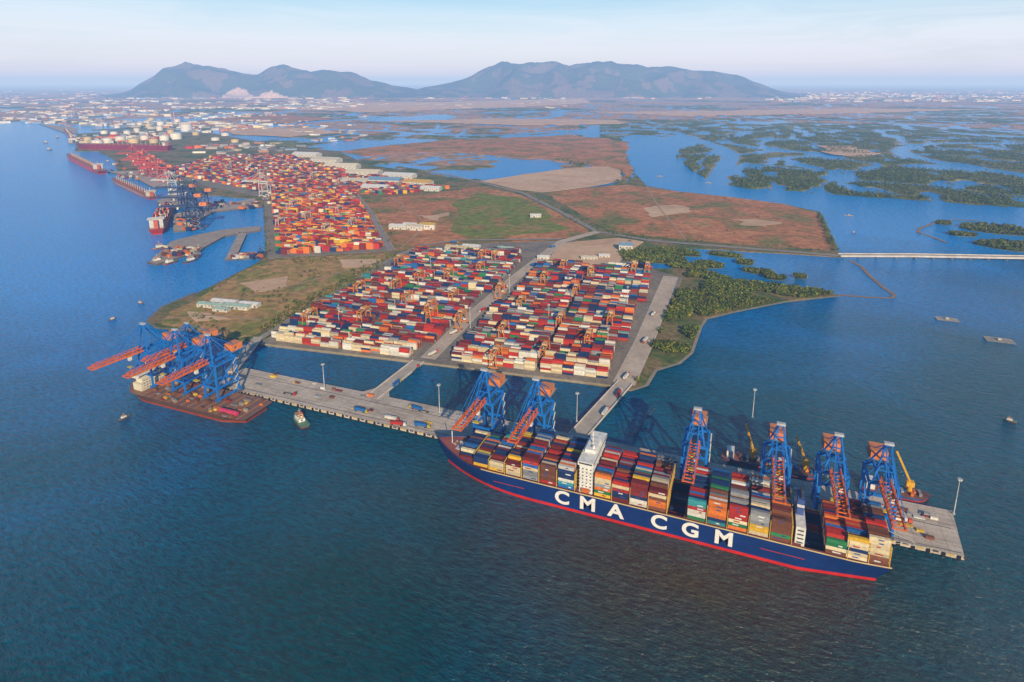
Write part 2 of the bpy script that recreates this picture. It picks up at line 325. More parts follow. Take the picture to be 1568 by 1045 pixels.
# ---------------------------------------------------------------- yard, roads
YA=S([(398,529),(640,557),(935,593),(964,593),(1045,428),(1010,418),(880,370),(690,376),(612,388)])
mb=MB(); mb.prism(YA,-2,3.2,(1,1,1)); mb.obj("container_yard_pavement",M_yard)
mb=MB(); mb.ribbon(S([(400,530),(640,559),(935,595),(964,595)]),2.5,3.25,(.6,.48,.25)); mb.obj("seawall_coping",M_conc)
M_croad=G("concrete_road",[(.3,(.42,.34,.26)),(.7,(.62,.51,.40))],.03,.2,amp=.25,bump=0)
roads=dict(
 access_road=(S([(655,553),(720,488),(790,427),(860,372),(915,357)]),19,3.3,M_croad),
 east_yard_road=(S([(955,592),(985,530),(1027,426)]),24,3.31,M_croad),
 perimeter_road=(S([(398,522),(450,489),(520,444),(600,397),(645,378),(700,370),(860,368)]),9,3.32,M_asph),
 main_road=(S([(640,262),(690,269),(740,281),(800,296),(860,326),(915,356),(1000,370),(1100,378),(1200,386),(1290,393)]),13,2.2,M_asph),
 terminal_road=(S([(545,298),(570,330),(600,385)]),14,2.2,M_asph))
for k,(p,w_,z,mt) in roads.items():
    mb=MB(); mb.ribbon(p,w_,z,(1,1,1)); o=mb.obj(k,mt)
    mb=MB()
    for off in(-.46,.46):
        a=Vector(p[-1])-Vector(p[0]); nn=Vector((-a.y,a.x)).normalized()*w_*off
        mb.ribbon([(x+nn.x,y+nn.y) for x,y in p],.5,z+.03,(.6,.58,.5))
    mb.obj("road_marking",M_conc,o)
# containers
RED=(.46,.032,.018);MAR=(.20,.024,.02);ORG=(.66,.17,.025);NAV=(.013,.037,.13);BLU=(.02,.14,.42);CRM=(.68,.57,.36);WHT=(.70,.68,.60);GRY=(.26,.27,.28);GRN=(.03,.21,.08);YEL=(.74,.44,.03);TEA=(.04,.27,.30);BRN=(.19,.07,.035)
def jit(c,a=.25):
    k=1+U(-a,a); return tuple(min(.8,x*k+.004) for x in c)
PALA=[RED]*7+[MAR]*9+[NAV]*8+[BLU]*2+[CRM]*4+[WHT]*4+[ORG]*3+[GRY]*4+[GRN]*2+[TEA,BRN,BRN,BRN]
PALF=[CRM]*5+[WHT]*4+[RED]*4+[ORG]*2+[GRY,NAV,MAR]
PALB=[RED]*7+[ORG]*7+[YEL]*4+[MAR]*6+[CRM]*2+[BLU,NAV,NAV,GRN,WHT,GRY]
def yard(name,poly,ang,pal,org,maxh=5,group=6,lane=9,cross=16,merge=False,front=0,z=3.25,pitch=12.5,empt=.05,gap=6):
    mb=MB(); ca,sa=math.cos(ang),math.sin(ang)
    T=Matrix.Translation((org[0],org[1],0))@Matrix.Rotation(ang,4,'Z')
    loc=[((x-org[0])*ca+(y-org[1])*sa,-(x-org[0])*sa+(y-org[1])*ca) for x,y in poly]
    xs=[p[0] for p in loc];ys=[p[1] for p in loc]; mb.T=T; sd=R()*40
    y=min(ys); r=0; cc_=pal[0]
    while y<max(ys):
        x=min(xs); cidx=0
        while x<max(xs):
            cs=[(x,y),(x+12.2,y),(x,y+2.5),(x+12.2,y+2.5)]
            if inpoly(np.array([c[0] for c in cs]),np.array([c[1] for c in cs]),loc).all():
                b_=(r//group); hn=nz(Vector((x/60,b_*3.1,sd)))
                h=int(round(min(maxh,max(1,maxh*.72+hn*3+U(-.9,.9)))))
                if R()<empt: h=int(R()*2)
                if merge:
                    if h>0: mb.box(x,x+12.2,y,y+2.44,z,z+2.6*h,jit(random.choice(pal)))
                else:
                    pl=PALF if (front and r<front) else pal
                    if R()<.55: cc_=random.choice(pl)
                    for k in range(h):
                        if R()<.5: cc_=random.choice(pl)
                        mb.box(x,x+12.15,y,y+2.42,z+2.6*k,z+2.6*k+2.58,jit(cc_))
            x+=pitch; cidx+=1
            if cidx%cross==0: x+=gap
        y+=2.62; r+=1
        if r%group==0: y+=lane
    return mb.obj(name,M_cont)
A6=math.radians(6)
yard("container_stacks",S([(410,525),(638,553),(797,412),(803,390),(640,388),(450,490)]),A6,PALA,(160,135),5,front=8,cross=9)
yard("container_stacks",S([(675,555),(935,586),(1008,425),(1005,415),(828,408)]),A6,PALA,(160,135),5,front=8,cross=9)
yard("container_stacks",S([(422,393),(595,382),(545,300),(415,300)]),math.radians(12),PALB,(-300,450),5,merge=True,z=1.8,lane=7)
yard("container_stacks",S([(250,262),(330,240),(440,238),(500,255),(600,275),(690,290),(600,300),(545,298),(415,298),(380,290),(300,275)]),math.radians(12),PALB+[MAR]*6+[BRN]*6+[NAV]*4+[WHT]*2+[GRY]*3,(-300,450),4,merge=True,z=1.8,lane=14,group=7,empt=.2)
Y2=S([(410,397),(600,385),(548,298),(690,290),(500,253),(440,236),(330,238),(245,262),(300,282),(404,303)])
mb=MB(); mb.prism(Y2,0,1.7,(1,1,1)); mb.obj("terminal_pavement",M_yard)
# ---------------------------------------------------------------- quay
def quaymat():
    m,nt,b=newmat("quay_concrete"); tc=N(nt,"ShaderNodeTexCoord").outputs["Object"]
    mp=N(nt,"ShaderNodeMapping"); mp.inputs["Scale"].default_value=(.5,1.6,1); nt.links.new(tc,mp.inputs[0])
    n1=noise_n(nt,mp.outputs[0],.05,7,.7,.5); r=ramp(nt,n1.outputs[0],[(.3,(.38,.31,.25)),(.5,(.58,.49,.40)),(.7,(.72,.61,.50))])
    br=N(nt,"ShaderNodeTexBrick"); br.inputs["Scale"].default_value=.05; br.inputs["Mortar Size"].default_value=.012; br.offset=0
    br.inputs["Color1"].default_value=(1,1,1,1); br.inputs["Color2"].default_value=(.88,.88,.88,1); br.inputs["Mortar"].default_value=(.6,.6,.6,1); nt.links.new(tc,br.inputs["Vector"])
    n2=noise_n(nt,tc,.6,4,.7); r2=ramp(nt,n2.outputs[0],[(.3,(.75,)*3),(.7,(1.1,)*3)])
    nt.links.new(mixc(nt,1.0,mixc(nt,1.0,r.outputs[0],br.outputs[0],'MULTIPLY'),r2.outputs[0],'MULTIPLY'),b.inputs["Base Color"]); b.inputs["Roughness"].default_value=.85
    return m
M_quay=quaymat(); Q=empty("wharf",(0,0,0))
mb=MB(); mb.prism([(-15,-2),(658,1),(663,53),(-15,42)],2.0,4.6,(1,1,1)); mb.obj("deck",M_quay,Q)
mb=MB()
for x in range(-12,656,7):
    for y in (3,14,26,38): mb.cyl(x,y,-2,2.02,.5,(.2,.18,.16),6)
mb.obj("piles",M_conc,Q)
mb=MB()
for i,x in enumerate(range(-12,656,9)):
    y=-2+(x+15)*3/673.; mb.box(x,x+2,y-.9,y-.02,1.2,4.7,(.02,.02,.02),True); mb.box(x+3.5,x+7,y-.25,y-.02,3.5,4.65,(.6,.42,.05) if i%2 else (.05,.05,.05),True)
mb.obj("fenders",M_paint,Q)
mb=MB(); mb.box(-14,657,4,4.5,4.6,4.66,(.06,.05,.05)); mb.box(-14,657,30,30.5,4.6,4.66,(.06,.05,.05))
for x in range(-10,655,24): mb.cyl(x,1.2,4.6,5.4,.45,(.5,.35,.05),8)
for k in range(4): mb.box(-14,656,12+k*4.2,12.2+k*4.2,4.6,4.63,(.6,.52,.36))
mb.obj("rails_and_bollards",M_paint,Q)
mb=MB()
for i in range(46):
    x=random.choice([U(20,290),U(610,650),U(300,600)]); y=U(33,40) if R()<.7 else U(8,26); l_=U(2,9); mb.box(x,x+l_,y,y+U(1.5,3),4.6,4.6+U(.4,2.2),jit(random.choice([GRY,ORG,WHT,YEL,MAR,BRN])))
mb.obj("spreaders_and_gear",M_paint,Q)
def bridge(name,pts,wd,z,thick=1.6,piers=22,col=(.58,.49,.40),rail=1.1):
    mb=MB()
    for i in range(len(pts)-1):
        a,b_=pts[i],pts[i+1]; v=Vector((b_[0]-a[0],b_[1]-a[1])); n_=Vector((-v.y,v.x)).normalized()*wd/2; za=a[2] if len(a)>2 else z; zb=b_[2] if len(b_)>2 else z
        c=[(a[0]-n_.x,a[1]-n_.y,za),(b_[0]-n_.x,b_[1]-n_.y,zb),(b_[0]+n_.x,b_[1]+n_.y,zb),(a[0]+n_.x,a[1]+n_.y,za)]
        mb.add(c+[(p[0],p[1],p[2]-thick) for p in c],[(0,1,2,3),(4,5,1,0),(5,6,2,1),(6,7,3,2),(7,4,0,3)],[(.50,.43,.36),col,col,col,col])
        for s_ in(-1,1): mb.beam((a[0]+n_.x*s_,a[1]+n_.y*s_,za+rail/2),(b_[0]+n_.x*s_,b_[1]+n_.y*s_,zb+rail/2),.5,(.6,.56,.5),rail)
        L_=v.length; k=max(1,int(L_/piers))
        for j in range(k+1):
            x=a[0]+v.x*j/k; y=a[1]+v.y*j/k; zz=za+(zb-za)*j/k
            for s_ in(-.6,0,.6): mb.cyl(x+n_.x*s_,y+n_.y*s_,-2,zz-thick+.1,.7,(.3,.27,.24),6)
            mb.beam((x-n_.x*.8,y-n_.y*.8,zz-thick-.4),(x+n_.x*.8,y+n_.y*.8,zz-thick-.4),1.4,(.35,.32,.28),.9)
    return mb.obj(name,M_conc)
bridge("access_bridge",[(158,38,4.55),(158,131,3.6)],14,4.5)
bridge("access_bridge",[(372,44,4.55),(392,168,3.6)],16,4.5)
bridge("access_bridge",[(-22,30,4.55),(-66,118,3.6)],11,4.5)
mb=MB(); mb.prism([(140,42),(176,42),(164.9,58),(151.1,58)],2,4.57,(.52,.44,.37)); mb.obj("bridge_apron",M_conc)
hb=S([(1285,392.5),(1400,396),(1568,399),(1900,404)]); bridge("highway_bridge",[(hb[0][0],hb[0][1],3)]+[(p[0],p[1],7) for p in hb[1:]],15,7,2.0,32,(.6,.55,.5),1.2)
def mast(x,y,z,H_):
    mb=MB(); mb.cyl(x,y,z,z+H_,.42,(.6,.6,.6),8,.22); mb.cyl(x,y,z,z+1,1.0,(.5,.5,.5),8)
    for a in range(6): mb.box(x+1.3*math.cos(a)-.4,x+1.3*math.cos(a)+.4,y+1.3*math.sin(a)-.4,y+1.3*math.sin(a)+.4,z+H_-.7,z+H_+.3,(.7,.7,.68),True)
    mb.cyl(x,y,z+H_,z+H_+.4,1.6,(.5,.5,.5),8); mb.obj("light_mast",M_paint)
for p in [(497,598),(673,632),(1460,788),(883,646),(1152,640)]: x,y=site(*p,h=4); mast(x,y,4.6,29.5)
for p in [(520,505),(600,455),(660,420),(720,505),(780,450),(840,500),(880,450),(930,540),(960,470),(700,400),(440,335),(500,335),(470,300),(560,350)]: x,y=site(*p); mast(x,y,3.2,28)
# ---------------------------------------------------------------- cranes
def sts(body=(.010,.18,.60),boomc=(.72,.15,.03),up=False):
    mb=MB(); B=body
    for x in(-9,9):
        mb.beam((x,0,1),(x,0,41),1.7,B); mb.beam((x,26,1),(x,24,41),1.7,B)
        mb.beam((x,-3,3.4),(x,29,3.4),1.4,B,1.8); mb.beam((x,0,15),(x,25,15),1.3,B,1.8); mb.beam((x,0,39),(x,24,39),1.4,B,2.0)
        mb.beam((x,0,15),(x,24.5,38),.9,B)
        for y in(-2,1.5,24.5,28): mb.box(x-1,x+1,y-1.4,y+1.4,0,2.2,(.12,.12,.13))
    for y in(0,25): mb.beam((-9,y,15),(9,y,15),1.5,B,2.0); mb.beam((-9,y,40),(9,y,40),1.6,B,2.4); mb.beam((-9,y,27),(0,y,39),.6,B); mb.beam((9,y,27),(0,y,39),.6,B)
    for x in(-3.6,3.6):
        mb.beam((x,-2,43),(x,42,43),1.3,B,2.2)
        y0,y1=-2,-52; nseg=12
        pts=[(y0+(y1-y0)*i/nseg) for i in range(nseg+1)]
        mb.beam((x,y0,43),(x,y1,43),1.1,boomc,1.7); mb.beam((x*.8,y0,46.6),(x*.8,y1+3,45.2),.6,boomc)
        for i in range(nseg):
            za,zb=(43,46.4) if i%2 else (46.4,43); mb.beam((x*.9,pts[i],za),(x*.9,pts[i+1],zb if i<nseg-1 else 44),.4,boomc)
        ax=1.6*(1 if x>0 else -1); sx=7*(1 if x>0 else -1)
        mb.beam((sx,0,41),(ax,3,69),1.2,B); mb.beam((sx,24,41),(ax,3,69),.9,B)
        mb.beam((ax,3,69),(x,-26,46),.45,B);mb.beam((ax,3,69),(x,-47,45.5),.4,B);mb.beam((ax,3,69),(x,39,44),.5,B)
    for i in range(0,13,1): y=-2-50*i/12; mb.beam((-3.6,y,43),(3.6,y,43),.5,boomc,.8)
    for z in(50,60): 
        k=(z-41)/28; xx=7*(1-k)+1.6*k; mb.beam((-xx,3*k,z),(xx,3*k,z),.7,B)
    mb.beam((-2.5,3,69),(2.5,3,69),1.2,B); mb.box(-3,3,1.5,4.5,69.5,71,(.5,.5,.5),True)
    mb.box(-5.5,5.5,25,38,44.3,50,(.76,.22,.05),True); mb.box(-5.7,5.7,24.8,38.2,50,50.5,(.70,.24,.08),True)
    mb.box(-5.53,5.53,28,30,46,48.5,(.08,.1,.12)); mb.box(-6.5,6.5,24,42,43.9,44.25,(.3,.3,.3),True)
    mb.box(-3,3,-18,-12,41,42.3,(.6,.6,.1),True); mb.box(1,3.6,-17,-14,37.5,41,(.75,.75,.72),True); mb.box(-3,3,-16.5,-13,29,29.6,(.65,.5,.05),True)
    for a in(-2.5,2.5): mb.beam((a,-15,29.5),(a,-15,41),.15,(.05,.05,.05))
    for i in range(8):
        z=3+4.5*i; mb.beam((10.6,20 if i%2 else 25,z),(10.6,25 if i%2 else 20,z+4.5),.8,(.5,.52,.5),.3)
    return mb.mesh("gantry_crane",M_paint)
C1=sts(); C2=sts((.02,.05,.14),(.05,.07,.16)); C3=sts((.55,.06,.04),(.55,.06,.04)); C4=sts((.55,.55,.52),(.6,.6,.58))
for x in (298,346,478,537,575,606): link("ship_to_shore_crane",C1,None,(x,4.2,4.6))
for x,y in((-72,-33),(-28,-32),(14,-30)): link("ship_to_shore_crane",C1,None,(x,y,6.2),math.radians(U(-3,3)-4))
link("ship_to_shore_crane",C1,None,(-52,2,4),math.radians(-10),.9)
for p in((290,352),(283,336),(277,318),(300,326)): x,y=site(*p); link("ship_to_shore_crane",C2,None,(x,y,4),math.radians(-62),1.15)
for p in((232,272),(222,262),(205,255),(246,280),(215,266)): x,y=site(*p); link("ship_to_shore_crane",C3,None,(x,y,3),math.radians(-62),1.1)
for p in((400,302),(262,300)): x,y=site(*p); link("ship_to_shore_crane",C4,None,(x,y,3),math.radians(-70),1.0)
def rtg(c):
    mb=MB()
    for x in(-5,5):
        for y in(-12,12): mb.beam((x*.8,y,1.2),(x*.6,y,19),.9,c); mb.box(x-1.6,x+1.6,y-.6,y+.6,0,1.5,(.04,.04,.04)); 
    for y in(-12,12): mb.beam((-6,y,2),(6,y,2),1.0,c,1.2); mb.beam((-3.5,y,19),(3.5,y,19),1,c); mb.beam((-4,y,8),(3,y,19),.4,c); mb.beam((4,y,8),(-3,y,19),.4,c)
    for x in(-3,3): mb.beam((x,-13.5,19.5),(x,13.5,19.5),1.1,c,1.8)
    mb.box(-3,3,-3,2,20.4,22.6,(.6,.4,.2),True); mb.box(-1,1,-6,-4,16,18.6,(.7,.7,.66),True); mb.box(-2,2,13,14.5,3,5.5,(.6,.58,.5),True)
    return mb.mesh("yard_gantry",M_paint)
RT=rtg((.68,.24,.03)); RT2=rtg((.6,.5,.4))
for p in [(470,500),(560,492),(622,470),(655,500),(690,470),(600,452),(640,436),(690,428),(610,410),(735,420),(765,455),(660,482),(760,400),(830,440),(860,420),(905,425),(970,420),(880,460),(935,500),(795,480),(860,500),(770,520),(900,535),(830,560),(760,558),(990,424),(700,505),(740,398),(545,455)]:
    x,y=site(*p,h=3.3); ca,sa=math.cos(A6),math.sin(A6); ly=-(x-160)*sa+(y-135)*ca; ly=round((ly-8)/24.72)*24.72+12; lx=(x-160)*ca+(y-135)*sa
    link("rubber_tyred_gantry_crane",RT,None,(160+lx*ca-ly*sa,135+lx*sa+ly*ca,3.3),A6)
for p in [(430,350),(470,340),(500,360),(520,330),(450,320),(480,310),(540,350),(400,270),(450,262),(520,285),(350,262),(480,275)]:
    x,y=site(*p); link("rubber_tyred_gantry_crane",RT2,None,(x,y,1.8),math.radians(12),1.1)
# ---------------------------------------------------------------- ships
def hull(mb,L_,B_,D_,side,boot=(.45,.03,.02),deck=(.3,.1,.06),sheer=4,zb=3.0,fine=.84,deckcap=True):
    n=60; lv=[-1.5,zb,zb+(D_-zb)*.5,D_]
    def wd(t): 
        a=min(1,.9+t*1.6); return a*(1 if t<fine else max(0,1-((t-fine)/(1-fine))**2.0))
    def ww(t):
        a=min(1,.62+t*2.6); f2=fine-.10; return a*(1 if t<f2 else max(0,1-((t-f2)/(1-f2))**2.2))
    rows=[]
    for k,z in enumerate(lv):
        q_=[0,.08,.55,1][k]; row=[]
        for i in range(n+1):
            t=i/n; hw=B_/2*(ww(t)*(1-q_)+wd(t)*q_); xx=L_*(.02*(1-q_)+t*(1-.02*(1-q_)-.03*(1-q_)))
            zz=z if k<3 else z+sheer*max(0,(t-.88)/.12)**1.2
            row.append((xx,hw,zz))
        rows.append(row)
    for s_ in(1,-1):
        for k in range(3):
            for i in range(n):
                a,b_,c,d_=rows[k][i],rows[k][i+1],rows[k+1][i+1],rows[k+1][i]
                f=(0,1,2,3) if s_<0 else (3,2,1,0)
                mb.add([(p[0],p[1]*s_,p[2]) for p in(a,b_,c,d_)],[f],boot if k==0 else side)
    for k in range(3):
        a,b_=rows[k][0],rows[k+1][0]; mb.add([(a[0],-a[1],a[2]),(a[0],a[1],a[2]),(b_[0],b_[1],b_[2]),(b_[0],-b_[1],b_[2])],[(3,2,1,0)],boot if k==0 else side)
    if deckcap:
        for i in range(n):
            a,b_=rows[3][i],rows[3][i+1]; mb.add([(a[0],-a[1],a[2]-.02),(b_[0],-b_[1],b_[2]-.02),(b_[0],b_[1],b_[2]-.02),(a[0],a[1],a[2]-.02)],[(0,1,2,3)],deck)
    return wd,rows
SH=empty("container_ship",(438,-25,0))
T=Matrix.Translation((606,-25,0))@Matrix.Rotation(math.pi,4,'Z')
mb=MB(T); NAVY=(.006,.032,.16); D_=16.5; BW=45
wd,rows=hull(mb,338,BW,D_,NAVY,(.60,.02,.015),sheer=4.5,zb=2.3,fine=.83,deckcap=False)
NR=len(rows[3])-1
for s_ in(-1,1):
    for i in range(NR):
        a,b_=rows[3][i],rows[3][i+1]
        ia=max(0,a[1]-3.2); ib=max(0,b_[1]-3.2)
        q=[(a[0],a[1]*s_,a[2]-.3),(b_[0],b_[1]*s_,b_[2]-.3),(b_[0],ib*s_,b_[2]-.3),(a[0],ia*s_,a[2]-.3)]
        mb.add(q,[(3,2,1,0) if s_>0 else (0,1,2,3)],(.32,.08,.05))
        mb.beam((a[0],a[1]*s_,a[2]+.5),(b_[0],b_[1]*s_,b_[2]+.5),.25,(.66,.5,.25) if i<NR*.84 else NAVY,.8)
for i in list(range(int(NR*.84),NR))+[0]:
    a,b_=rows[3][i],rows[3][i+1]; mb.add([(a[0],-a[1],a[2]-.32),(b_[0],-b_[1],b_[2]-.32),(b_[0],b_[1],b_[2]-.32),(a[0],a[1],a[2]-.32)],[(0,1,2,3)],(.3,.09,.06))
mb.obj("hull",M_hull,SH)
X_=lambda s_:606-s_
mb=MB(T)
mb.box(4,38,-19.4,19.4,14.5,17.6,(.2,.06,.05)); mb.box(37.2,38,-17,17,3,14.5,(.1,.04,.03))
for a,b_ in((53,129),(141,288)): mb.box(a,b_,-19.6 if b_<200 else -18.5,19.6 if b_<200 else 18.5,4 if b_<200 else 14,17.6,(.2,.06,.05))
mb.box(288,304,-13,13,14,17.6,(.2,.06,.05)); mb.box(304,318,-6,6,15,18.5,(.6,.6,.56))
mb.box(38.1,52.9,-17.5,17.5,2.5,6,(.03,.02,.02)); mb.box(129.1,140.9,-19.5,19.5,2.5,6,(.03,.02,.02))
mb.box(141.05,142,-19,19,4,14,(.1,.04,.03))
for i in range(12): mb.cyl(312+U(-4,12),U(-6,6),17,19.5,.8,(.45,.45,.43),8)
mb.cyl(324,0,18,30,.4,(.75,.75,.7),6); mb.obj("hatch_covers",M_paint,SH)
mb=MB(T); lb=MB(T); mk=MB(T)
PALS=[RED]*6+[MAR]*5+[NAV]*6+[BLU]*3+[CRM]*2+[WHT]*2+[ORG]*3+[GRY]*3+[GRN,TEA,YEL,BRN,BRN]
bays=[]
s_=297; fwd=[3,3,4,5,7,6,7]
for i,t in enumerate(fwd): bays.append((X_(s_+12.2),t)); s_+=14.35
s_=411.5
for t in(7,6,7,7): 
    bays.append((X_(s_+12.2),t)); s_+=13.4
s_=479
for t in(6,7,7,7,6): bays.append((X_(s_+12.2),t)); s_+=13.7
s_=568
for t in(5,6,7): bays.append((X_(s_+11.5),t)); s_+=12.0
for bx,t in bays:
    tt=(bx+6)/338; hw=min(wd(tt),wd((bx+12.2)/338))*BW/2-.6; nr=int(2*hw//2.5); y0=-nr*1.25
    pal=PALS if R()<.6 else PALS+[random.choice([RED,NAV,BRN,MAR])]*16
    for r in range(nr):
        h=t-(1 if R()<.25 else 0)-(1 if R()<.06 else 0)
        edge=(r==nr-1)
        pr=pal+([CRM]*10+[YEL]*6+[GRN]+[WHT]*3+[ORG]*4 if edge and R()<.7 else [])
        cc_=random.choice(pr)
        for k in range(max(1,h)):
            if R()<.65: cc_=random.choice(pr)
            c=jit(cc_); y=y0+r*2.5; z=17.8+2.62*k
            mb.box(bx,bx+12.15,y,y+2.42,z,z+2.56,c)
            if edge and R()<.55:
                e=random.choice([(.75,.75,.72),(.7,.7,.68),(.05,.07,.2)]) if sum(c)<1.1 else random.choice([(.05,.1,.35),(.4,.03,.02)])
                L0=U(2,5); a=U(1,6); mk.box(bx+a,bx+a+L0,y+2.42,y+2.44,z+.9,z+1.8,e)
    for gx in(bx-.95,):
        for r in range(nr+1): lb.beam((gx,y0+r*2.5,17),(gx,y0+r*2.5,17.8+2.62*min(t,5)),.35,(.74,.46,.07))
        for k in range(min(t,5)+1): lb.beam((gx,y0,17.8+2.62*k),(gx,-y0,17.8+2.62*k),.5,(.74,.48,.09),.45)
for r in range(12): mb.box(130,141-.5,-19+r*3.1,-16.6+r*3.1,6,6+2.6*random.randint(1,2),jit(random.choice(PALS)))
for r in range(8): mb.box(39,51,-17+r*3.1,-14.6+r*3.1,6,6+2.6*random.randint(1,2),jit(random.choice(PALS)))
mb.obj("deck_containers",M_cont,SH); lb.obj("lashing_bridges",M_paint,SH); mk.obj("container_logos",M_paint,SH)
mb=MB(T); W=(.78,.77,.72); a,b_=X_(409.5),X_(399.5)
mb.box(a,b_,-19.5,19.5,16.5,41,W,True); mb.box(a-1,b_+1,-22.3,22.3,41,44.2,W,True); mb.box(a+1,b_-1,-9,9,44.2,46.8,W,True)
mb.box(b_+1,b_+1.05,-21.5,21.5,42.3,43.5,(.03,.05,.07)); mb.box(a-1.05,a-1,-21.5,21.5,42.3,43.5,(.03,.05,.07)); mb.box(a,b_,22.3,22.35,42.3,43.5,(.03,.05,.07))
for k in range(8):
    z=18+2.9*k
    mb.box(a-.5,b_+.5,-20,20,z-.35,z-.1,(.7,.69,.64),True)
    for j in range(12): mb.box(a-.06,a-.01,-18+j*3.1,-16.8+j*3.1,z+.8,z+1.7,(.04,.06,.08)); mb.box(b_+.01,b_+.06,-18+j*3.1,-16.8+j*3.1,z+.8,z+1.7,(.04,.06,.08))
    for j in range(3): mb.box(a+1+j*3,a+2.2+j*3,19.5,19.56,z+.8,z+1.7,(.04,.06,.08))
mb.beam(((a+b_)/2,0,46.8),((a+b_)/2,0,57),.8,W); mb.beam(((a+b_)/2,-4,53),((a+b_)/2,4,53),.4,W); mb.beam(((a+b_)/2,-2.5,56),((a+b_)/2,2.5,56),.5,W)
mb.cyl(a+3,6,46.8,48.5,1.2,W,10,1.2,.8); mb.box(a+2,b_-2,20,21.5,18,21,(.65,.16,.04),True)
mb.obj("bridge_superstructure",M_paint,SH)
mb=MB(T); a=X_(553)
mb.box(a-2,a+4,-14,19,16,30,W,True); mb.box(a-1,a+3.5,-6,6,30,42,(.05,.1,.3),True); mb.box(a-1.05,a+3.55,-6.05,6.05,36,38,(.7,.7,.7)); 
for j in range(4): mb.cyl(a+1.2,-4+j*2.6,42,45,.7,(.05,.05,.05),8)
for k in range(4):
    for j in range(10): mb.box(a-2.06,a-2.01,-12+j*3,-11+j*3,18+k*3,19+k*3,(.04,.06,.08))
    mb.box(a-1,a+3,19.01,19.06,18+k*3,19+k*3,(.04,.06,.08))
mb.obj("funnel_casing",M_paint,SH)
mt,ntt,bb=newmat("white_letter_paint"); tco=N(ntt,"ShaderNodeTexCoord").outputs["Object"]; nn_=noise_n(ntt,tco,.5,4,.7); rr_=ramp(ntt,nn_.outputs[0],[(.3,(.62,.6,.55)),(.6,(.82,.8,.76))]); ntt.links.new(rr_.outputs[0],bb.inputs["Base Color"])
for ch,sx in (("C",387),("M",407),("A",428.5),("C",460),("G",482),("M",504.5)):
    cu=bpy.data.curves.new("letter","FONT"); cu.body=ch; cu.size=14.8; cu.align_x='CENTER'; cu.offset=.5; cu.extrude=.03
    to=bpy.data.objects.new("tmp",cu); sc.collection.objects.link(to); dg=bpy.context.evaluated_depsgraph_get(); me=bpy.data.meshes.new_from_object(to.evaluated_get(dg)); bpy.data.objects.remove(to)
    me.materials.clear(); me.materials.append(mt)
    o=link("hull_letter",me,SH,(sx,-47.62,5.0)); o.rotation_euler=(math.pi/2,0,0); o.scale=(1.12,1,1)
mb=MB()
mb.box(330,356,-47.55,-47.5,9,9.5,(.5,.03,.02)); mb.box(528,556,-47.55,-47.5,9,9.5,(.5,.03,.02))
mb.obj("hull_stripe",M_paint,SH)
mb=MB()
for p,q in(((606,-20,17),(640,2,5)),((605,-5,17),(630,3,5)),((280,-25,19),(240,0,5)),((284,-15,19),(262,2,5))): mb.beam(p,q,.22,(.6,.55,.4))
mb.obj("mooring_lines",M_paint,SH)
# heavy lift vessel
HV=empty("heavy_lift_vessel",(-12,-28,0)); T=Matrix.Translation((72,-28,0))@Matrix.Rotation(math.pi,4,'Z')
mb=MB(T); hull(mb,170,42,6,(.10,.05,.03),(.30,.05,.02),(.24,.12,.07),3,2,.86); mb.obj("hull",M_hull,HV)
mb=MB(T); mb.box(142,154,-14,14,6,14,(.72,.66,.5),True); mb.box(144,153,-11,11,14,20,(.75,.7,.55),True); mb.box(143.5,153.5,-15,15,20,23,(.75,.72,.6),True); mb.box(143.4,143.5,-14,14,21,22.2,(.04,.05,.06)); mb.box(153.5,153.6,-14,14,21,22.2,(.04,.05,.06)); mb.cyl(150,0,23,31,.4,W,6); mb.box(146,150,-10,-6,23,28,(.5,.1,.05),True)
for k in range(4):
    for j in range(8): mb.box(141.9,142,-12+j*3.1,-10.8+j*3.1,7.5+k*2.9,8.4+k*2.9,(.04,.05,.06))
mb.obj("superstructure",M_paint,HV)
mb=MB(T)
for i in range(60):
    x,y=U(4,132),U(-18,19); l_=U(2,7); c=random.choice([ORG,BRN,BRN,(.3,.25,.2),GRY,YEL,MAR]); mb.box(x,x+l_,y,y+U(1.5,3),6,6+U(.6,3),jit(c))
for x in range(8,135,9): mb.box(x,x+.8,-20,20,6,6.5,(.4,.2,.08))
mb.add([(12+22*i,15+2.2*math.cos(a),8.6+2.2*math.sin(a)) for i in(0,1) for a in[2*math.pi*j/10 for j in range(10)]],[(j,(j+1)%10,10+(j+1)%10,10+j) for j in range(10)]+[tuple(range(10)),tuple(range(19,9,-1))],(.6,.05,.12))
mb.obj("deck_cargo",M_paint,HV)
